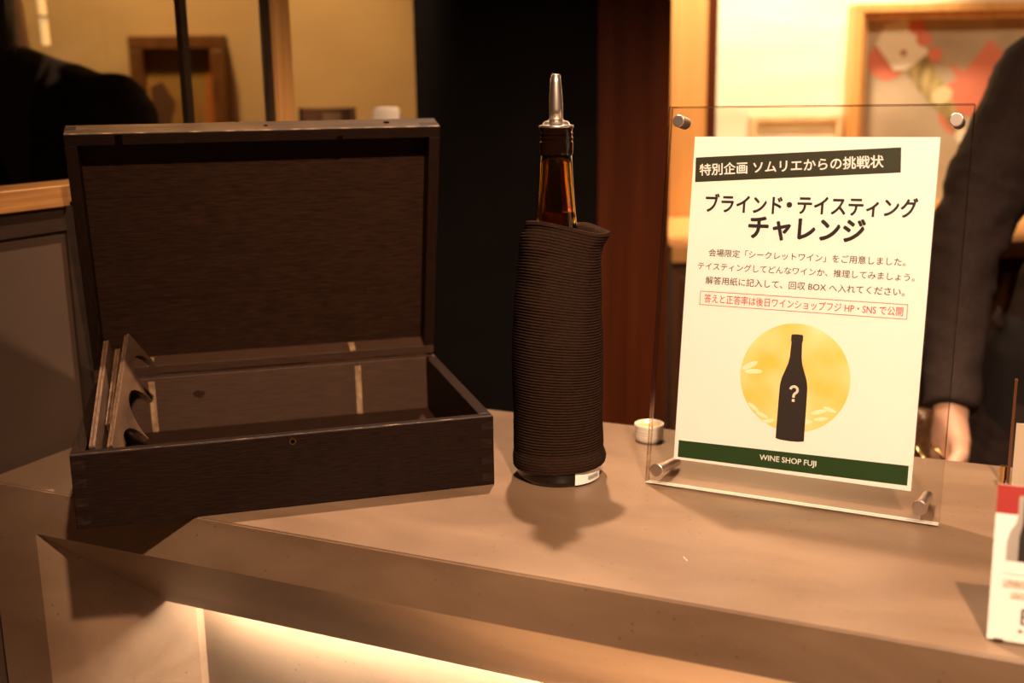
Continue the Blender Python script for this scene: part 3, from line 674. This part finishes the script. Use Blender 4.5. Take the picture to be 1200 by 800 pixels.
link('shell', b, M_white_plastic, wd, bevel=.003).matrix_world = I4
b = bm_new(); box(b, (cx_-r_*.6, 2.097, SZ+.02), (cx_+r_*.6, 2.0998, SZ+.05)); link('front_slot', b, principled('slot_grey', (.4, .36, .32), .5), wd).matrix_world = I4

# ------------------------------------------------------------------ behind the window: picture on the wall, pendant
p0, p1 = PX(149, 42, 2.46), PX(271, 190, 2.46)
wp = thing('framed_painting', 'brown framed painting on the wall seen through the dark window', 'painting', V(((p0.x+p1.x)/2, 2.47, p1.z)))
M_dkframe = noisy('painting_frame_wood', (.10, .035, .010), (.15, .055, .015), (40, 40, 40), .45, 3)
b = bm_new(); rect_frame(b, p0.x, p1.x, p1.z, p0.z, .030, 2.455, 2.4995); link('frame', b, M_dkframe, wp, bevel=.003).matrix_world = I4
b = bm_new(); box(b, (p0.x+.028, 2.475, p1.z+.028), (p1.x-.028, 2.4990, p0.z-.028)); link('canvas', b, noisy('canvas_paint', (.20, .13, .03), (.34, .17, .04), (7, 7, 7), .6, 2), wp).matrix_world = I4
def wart(name, pts, mat, lay):
    y = 2.475 - .0006*lay
    P = [PX(px, py, y) for px, py in pts]
    b = bm_new(); prism(b, [(p.x, p.z) for p in P], lambda a, c, t: (a, t, c), y, y+.0005); link(name, b, mat, wp).matrix_world = I4
wart('painted_shape', [(176, 102), (190, 95), (206, 120), (200, 152), (182, 150)], principled('paint_brown', (.08, .03, .012), .6), 1)
wart('painted_shape', [(206, 118), (228, 104), (238, 130), (230, 160), (205, 160)], principled('paint_ochre', (.26, .12, .03), .6), 2)
wart('painted_shape', [(240, 62), (259, 64), (259, 160), (242, 160)], principled('paint_orange', (.36, .10, .015), .6), 2)
q0 = PX(47, -30, 2.2); q1 = PX(58, 53, 2.2)
pd = thing('pendant_lamp', 'slim glowing amber glass rod hanging behind the dark window', 'lamp', V((q1.x, 2.2, q1.z)))
b = bm_new(); top_ = V((q0.x-.005, 2.2, q0.z+.03)); dv = (V((q1.x-.006, 2.2, q1.z)) - top_)
for a, c in ((0, .30), (.32, .66), (.68, 1.0)): cyl(b, top_+dv*a, top_+dv*c, .0075, .0075, 16)
link('glass_rod', b, emitter('pendant_glow', (1, .60, .22), .9), pd, bevel=.001).matrix_world = I4
b = bm_new(); cyl(b, top_+V((0, 0, .0)), top_+V((0, 0, 1.2)), .0015, seg=8); cyl(b, top_+dv*.30, top_+dv*.32, .009, seg=16); cyl(b, top_+dv*.66, top_+dv*.68, .009, seg=16); link('cord', b, M_dark_metal, pd).matrix_world = I4

# ------------------------------------------------------------------ people
def ball_pts(c, r, n=14):
    c = V(c); r = V((r, r, r)) if not isinstance(r, (tuple, V)) else V(r); P = []
    for i in range(n//2+1):
        th = math.pi*i/(n//2)
        for k in range(n):
            a = 2*math.pi*k/n
            P.append(c + V((r.x*math.sin(th)*math.cos(a), r.y*math.sin(th)*math.sin(a), r.z*math.cos(th))))
    return P
def hull(bm, pts):
    vs = [bm.verts.new(p) for p in pts]
    r = bmesh.ops.convex_hull(bm, input=vs)
    dead = [g for g in r['geom_interior'] if isinstance(g, bmesh.types.BMVert)]
    dead += [g for g in r['geom_unused'] if isinstance(g, bmesh.types.BMVert)]
    bmesh.ops.delete(bm, geom=list(set(dead)), context='VERTS')
def cap(bm, p0, r0, p1, r1, n=14): hull(bm, ball_pts(p0, r0, n) + ball_pts(p1, r1, n))
def chain(bm, pts, n=14):
    for (p, r), (q, s) in zip(pts, pts[1:]): cap(bm, p, r, q, s, n)
def remeshed(name, bm, mat, parent, voxel, smooth=3, wrinkle=None):
    me = bpy.data.meshes.new(name); bmesh.ops.recalc_face_normals(bm, faces=bm.faces); bm.to_mesh(me); bm.free()
    t = bpy.data.objects.new(name, me); COL.objects.link(t)
    m = t.modifiers.new('r', 'REMESH'); m.mode = 'VOXEL'; m.voxel_size = voxel
    s = t.modifiers.new('s', 'SMOOTH'); s.iterations = smooth; s.factor = .5
    dg = bpy.context.evaluated_depsgraph_get()
    me2 = bpy.data.meshes.new_from_object(t.evaluated_get(dg)); bpy.data.objects.remove(t)
    if wrinkle:
        ns = [v.normal.copy() for v in me2.vertices]
        for v, n in zip(me2.vertices, ns): v.co += n*wrinkle(v.co)
    for p in me2.polygons: p.use_smooth = True
    me2.materials.clear(); me2.materials.append(mat); me2.name = name
    o = bpy.data.objects.new(name, me2); COL.objects.link(o); o.parent = parent; o.matrix_world = Matrix.Identity(4)
    return o
def lerp(a, b, t): return V(a)*(1-t) + V(b)*t

def hand(bm, wrist, d, palm_n, side, curl=1.0, L=.17):
    """palm, four unequal curled fingers and a side thumb; d = pointing direction, palm_n = where the palm faces, side = towards the thumb"""
    d = V(d).normalized(); side = V(side); side = (side - d*side.dot(d)).normalized(); pn = V(palm_n); pn = (pn - d*pn.dot(d) - side*pn.dot(side)).normalized()
    w = V(wrist)
    hull(bm, ball_pts(w, .024, 10) + [p for s in (-1, 1) for p in ball_pts(w + d*.085 + side*.028*s, .013, 10)] + ball_pts(w + d*.035 + side*.030, .017, 10) + ball_pts(w+d*.03-side*.024, .015, 10))
    for k, (off, ln) in enumerate(((.030, .072), (.010, .080), (-.010, .074), (-.029, .058))):
        p = w + d*.085 + side*off; a = 0.0; pts = [(p - d*.02, .0105)]; r = .0100
        for j, (seg, bend) in enumerate(((.45, .75), (.32, .95), (.23, .7))):
            a += bend*curl
            p = p + (d*math.cos(a) + pn*math.sin(a))*ln*seg; r -= .0009; pts.append((p, r))
        chain(bm, [(w + d*.085 + side*off, .0108)] + pts[1:], 10)
    t0 = w + d*.030 + side*.030
    t1 = t0 + (d*.55 + side*.75 + pn*.35).normalized()*.036
    t2 = t1 + (d*.80 + side*.15 + pn*.60).normalized()*.030
    t3 = t2 + (d*.75 - side*.25 + pn*.60).normalized()*.024
    chain(bm, [(t0, .0150), (t1, .0125), (t2, .0110), (t3, .0090)], 10)

def person(name, label, J, facing, jacket_mat, voxel=.005, jacket_long=0.0, collar=False, long_hair=False):
    """J: joint positions in the world; facing: unit vector the chest looks along"""
    F = V(facing).normalized(); S = F.cross(V((0, 0, 1))).normalized()          # S: the figure's own right
    t = thing(name, label, 'person', V((J['pelvis'].x, J['pelvis'].y, FZ)))
    R3 = lambda rx, ry, rz: (rx, ry, rz)
    def ori(c, a, bdep, h, n=14):                                               # ellipsoid: a across, bdep front-back
        P = ball_pts((0, 0, 0), 1.0, n); return [V(c) + S*(p.x*a) + F*(p.y*bdep) + V((0, 0, p.z*h)) for p in P]
    b = bm_new()
    # trunk
    hull(b, ori(J['chest'], .155, .100, .11) + ori(J['waist'], .130, .090, .08))
    hull(b, ori(J['waist'], .130, .090, .08) + ori(J['pelvis'], .160, .105, .09))
    hull(b, ori(J['chest'] + V((0, 0, .06)), .15, .085, .07) + ball_pts(J['rsh'], .052) + ball_pts(J['lsh'], .052))
    cap(b, J['neck'] - V((0, 0, .05)), .062, J['neck'] + V((0, 0, .06)), .054)
    h = J['head']
    hull(b, ori(h + V((0, 0, .03)) - F*.008, .074, .093, .085, 18) + ori(h - V((0, 0, .055)) + F*.015, .058, .066, .045, 18) + ori(h - V((0, 0, .095)) + F*.050, .022, .02, .014))
    hull(b, ball_pts(h + F*.090 + V((0, 0, .015)), .008, 10) + ball_pts(h + F*.108 - V((0, 0, .022)), .011, 10) + ball_pts(h + F*.088 - V((0, 0, .024)) + S*.013, .008, 10) + ball_pts(h + F*.088 - V((0, 0, .024)) - S*.013, .008, 10))
    hull(b, ball_pts(h + F*.082 + V((0, 0, .036)) + S*.042, .009, 10) + ball_pts(h + F*.082 + V((0, 0, .036)) - S*.042, .009, 10))
    for z_, w_ in ((-.052, .020), (-.061, .017)): hull(b, ball_pts(h + F*.089 + V((0, 0, z_)) + S*w_, .005, 8) + ball_pts(h + F*.089 + V((0, 0, z_)) - S*w_, .005, 8) + ball_pts(h + F*.092 + V((0, 0, z_)), .006, 8))
    for s in (-1, 1): hull(b, [h + S*s*.076 + p for p in [F*(.012*math.cos(a)) + V((0, 0, .032*math.sin(a))) for a in [2*math.pi*k/10 for k in range(10)]]] + [h + S*s*.088 - F*.012 + p for p in [F*(.016*math.cos(a)) + V((0, 0, .034*math.sin(a))) for a in [2*math.pi*k/10 for k in range(10)]]])
    for q in 'rl':
        chain(b, [(J[q+'sh'], .050), (lerp(J[q+'sh'], J[q+'el'], .5), .045), (J[q+'el'], .037), (lerp(J[q+'el'], J[q+'wr'], .35), .038), (J[q+'wr'], .025)])
        hand(b, J[q+'wr'], J[q+'hd'][0], J[q+'hd'][1], J[q+'hd'][2], J[q+'hd'][3])
        hip, kn, an = J[q+'hip'], J[q+'kn'], J[q+'an']
        chain(b, [(hip, .085), (lerp(hip, kn, .4), .075), (kn, .052), (lerp(kn, an, .3), .053), (an, .036)])
        cap(b, an - V((0, 0, .04)), .03, an + F*.13 - V((0, 0, .055)), .026)
    remeshed('body', b, M_skin, t, voxel, 2)
    # jacket
    b = bm_new()
    hull(b, ori(J['chest'], .182, .125, .10) + ori(J['waist'], .160, .118, .07))
    hull(b, ori(J['waist'], .160, .118, .07) + ori(J['pelvis'] - V((0, 0, .06+jacket_long)), .205 + .25*jacket_long, .145, .04))
    hull(b, ori(J['chest'] + V((0, 0, .06)), .172, .105, .06) + ball_pts(J['rsh'], .066) + ball_pts(J['lsh'], .066))
    hull(b, ori(J['neck'] - V((0, 0, .035)), .080, .075, .025) + ball_pts(J['rsh'] + V((0, 0, .005)), .058) + ball_pts(J['lsh'] + V((0, 0, .005)), .058))
    for q in 'rl':
        wr = lerp(J[q+'el'], J[q+'wr'], .96)
        chain(b, [(J[q+'sh'], .072), (lerp(J[q+'sh'], J[q+'el'], .5), .069), (J[q+'el'], .060), (lerp(J[q+'el'], wr, .4), .050)])
        ax = (wr - J[q+'el']).normalized(); o1 = ax.orthogonal().normalized(); o2 = ax.cross(o1)
        hull(b, ball_pts(lerp(J[q+'el'], wr, .4), .050) + [wr + (o1*math.cos(a) + o2*math.sin(a))*.038 for a in [2*math.pi*k/20 for k in range(20)]])
    els = [J['rel'], J['lel']]
    def wr_(p):
        d = min((p-e).length for e in els)
        k = max(.35, 1 - d/.28)
        return .015*k*noise.noise(V((p.x*9+p.z*7, p.y*9, p.z*26 - p.x*10))) + .005*k*noise.noise(V((p.x*22, p.y*22, p.z*55+p.x*16)))
    jk = remeshed('jacket', b, jacket_mat, t, voxel, 3, wr_)
    # trousers, shoes
    b = bm_new()
    hull(b, ori(J['pelvis'], .165, .112, .08) + ball_pts(J['rhip'], .088) + ball_pts(J['lhip'], .088))
    for q in 'rl':
        hip, kn, an = J[q+'hip'], J[q+'kn'], J[q+'an']
        chain(b, [(hip, .096), (lerp(hip, kn, .5), .085), (kn, .068), (an + V((0, 0, .02)), .058)])
    remeshed('trousers', b, M_trouser, t, .008, 3)
    for q in 'rl':
        an = J[q+'an']; b = bm_new(); z0 = V((an.x, an.y, FZ))
        hull(b, [p for p in ball_pts(z0 - F*.05 + V((0, 0, .045)), .045) + ball_pts(z0 + F*.15 + V((0, 0, .03)), .040) + ball_pts(z0 + V((0, 0, .07)), .045) if p.z > FZ] + [z0 + F*(.06+.14*math.cos(a)) + S*.040*math.sin(a) + V((0, 0, .0005)) for a in [2*math.pi*k/16 for k in range(16)]])
        link('shoe', b, M_shoe, t, smooth=True).matrix_world = Matrix.Identity(4)
    # hair
    b = bm_new()
    hull(b, ori(h + V((0, 0, .048)) - F*.018, .083, .096, .083, 18) + ori(h + V((0, 0, -.005)) - F*.040, .080, .068, .06, 18))
    hull(b, ori(h - F*.050 - V((0, 0, .04)), .062, .045, .05, 14) + ori(h - F*.045 - V((0, 0, .085)), .045, .03, .03, 14))
    if long_hair: hull(b, ori(h - F*.060 - V((0, 0, .05)), .080, .040, .06) + ori(J['neck'] - F*.055 + V((0, 0, -.01)), .075, .035, .05))
    remeshed('hair', b, M_hair, t, .006, 2, lambda p: .004*noise.noise(V((p.x*60, p.y*60, p.z*14))))
    for s in (-1, 1):
        b = bm_new(); c = h + F*.0775 + S*s*.031 + V((0, 0, .012)); hull(b, ball_pts(c, .0105, 12)); e = link('eye', b, principled('eye_white', (.7, .65, .6), .2), t, smooth=True); e.matrix_world = I4
        b = bm_new(); hull(b, ball_pts(c + F*.0072, (.0048, .0048, .0048), 10)); i_ = link('iris', b, M_print_brown, e, smooth=True); i_.matrix_world = I4
    if collar:
        b = bm_new(); n_ = J['neck']
        for s in (-1, 1): hull(b, [n_ + F*.06 + V((0, 0, -.01)), n_ + F*.09 + S*s*.045 - V((0, 0, .07)), n_ + S*s*.075 + V((0, 0, .015)), n_ + S*s*.068 + V((0, 0, .03)), n_ + F*.065 + S*s*.02 + V((0, 0, .01)), n_ + F*.10 + S*s*.03 - V((0, 0, .075))])
        link('shirt_collar', b, M_white_plastic, t).matrix_world = I4
    return t, jk

Jb = dict(pelvis=V((.985, 1.77, -.05)), waist=V((1.005, 1.77, .11)), chest=V((1.02, 1.77, .29)), neck=V((1.01, 1.75, .47)), head=V((1.01, 1.70, .625)),
          rsh=V((.822, 1.750, .372)), lsh=V((1.165, 1.77, .385)), rel=V((.682, 1.675, .130)), lel=V((1.245, 1.75, .12)), rwr=V((.622, 1.520, -.098)), lwr=V((1.20, 1.55, -.02)),
          rhip=V((.87, 1.77, -.08)), lhip=V((1.04, 1.77, -.08)), rkn=V((.86, 1.76, -.50)), lkn=V((1.05, 1.76, -.50)), ran=V((.86, 1.78, -.89)), lan=V((1.05, 1.78, -.89)))
Jb['rhd'] = ((-.10, -.22, -.97), (-.95, -.1, .1), (0.1, -1, -.1), .8)
Jb['lhd'] = ((-.2, -.6, -.75), (-.9, 0, .2), (.2, -.9, .2), .8)
bart, jkt = person('person', 'person in a dark suit jacket reaching down behind the counter at the right', Jb, (-.12, -1, 0), M_suit, .005, .15, True)
# slanted pocket on the jacket front
jm = jkt.data; bvh = BVHTree.FromPolygons([v.co.copy() for v in jm.vertices], [tuple(p.vertices) for p in jm.polygons])
def on_jacket(px, py, off):
    o = V((0, 0, CAM_H)); d = (PX(px, py, 1.6) - o).normalized()
    hit, n, i, dist = bvh.ray_cast(o, d)
    return (hit + n*off) if hit is not None else PX(px, py, 1.66)
b = bm_new(); rows = []
for k in range(9):
    t_ = k/8; cx_, cy_ = 1166 + 34*t_, 366 + 46*t_
    rows.append([b.verts.new(on_jacket(cx_ + 4*s, cy_ - 8*s, .003 + .003*math.sin(math.pi*(s+1)/2))) for s in (-1, -.4, .4, 1)])
for p, q in zip(rows, rows[1:]):
    for j in range(3): b.faces.new((p[j], p[j+1], q[j+1], q[j]))
pk = link('pocket_welt', b, M_suit, bart, smooth=True); pk.matrix_world = I4; sm = pk.modifiers.new('s', 'SOLIDIFY'); sm.thickness = .003

# dark bottle in the bartender's hand
tb = V((.567, 1.478, -.2548)); hz = -.100
nb = thing('opened_bottle', 'dark brown bottle with a brass ring gripped by the hand behind the counter', 'bottle', Matrix.Translation(tb))
Mt = Matrix.Translation(tb + V((0, 0, .0)))
b = bm_new(); lathe(b, [(.024, .0003), (.028, .003), (.028, .030), (.024, .045), (.016, .062), (.0135, .080), (.0130, .155), (.0140, .165), (.0125, .180)], 36); link('bottle_body', b, noisy('dark_foil', (.045, .018, .008), (.11, .055, .02), (220, 220, 220), .35, 3), nb, smooth=True).matrix_world = Mt
b = bm_new()
Rr, rr_ = .0235, .0028; Mr = Matrix.Translation(tb + V((0.012, -.006, .118))) @ Matrix.Rotation(.5, 4, 'X') @ Matrix.Rotation(.5, 4, 'Y')
rg = []
for k in range(36):
    a = 2*math.pi*k/36
    rg.append([b.verts.new(Mr @ V(((Rr+rr_*math.cos(c))*math.cos(a), (Rr+rr_*math.cos(c))*math.sin(a), rr_*math.sin(c)))) for c in [2*math.pi*j/10 for j in range(10)]])
for k in range(36):
    for j in range(10): b.faces.new((rg[k][j], rg[(k+1) % 36][j], rg[(k+1) % 36][(j+1) % 10], rg[k][(j+1) % 10]))
link('brass_ring', b, M_brass, nb, smooth=True).matrix_world = I4

Jl = dict(pelvis=V((-.86, 1.80, -.06)), waist=V((-.86, 1.80, .10)), chest=V((-.86, 1.80, .27)), neck=V((-.86, 1.79, .46)), head=V((-.86, 1.80, .62)),
          rsh=V((-.685, 1.80, .345)), lsh=V((-1.035, 1.80, .355)), rel=V((-.625, 1.78, .08)), lel=V((-1.11, 1.82, .08)), rwr=V((-.66, 1.92, -.12)), lwr=V((-1.08, 1.95, -.12)),
          rhip=V((-.77, 1.80, -.09)), lhip=V((-.95, 1.80, -.09)), rkn=V((-.77, 1.80, -.50)), lkn=V((-.95, 1.80, -.50)), ran=V((-.77, 1.79, -.89)), lan=V((-.95, 1.79, -.89)))
for k_ in Jl: Jl[k_] = Jl[k_] + V((.055, 0, -.012 if k_ in ('rsh', 'lsh') else 0))
Jl['rhd'] = ((-.1, .4, -.9), (-.9, .2, 0), (0, 1, .2), .5)
Jl['lhd'] = ((.1, .4, -.9), (.9, .2, 0), (0, 1, .2), .5)
person('person', 'person in a black jacket standing behind the dark window at the left', Jl, (.1, 1, 0), M_suit2, .006, long_hair=True)
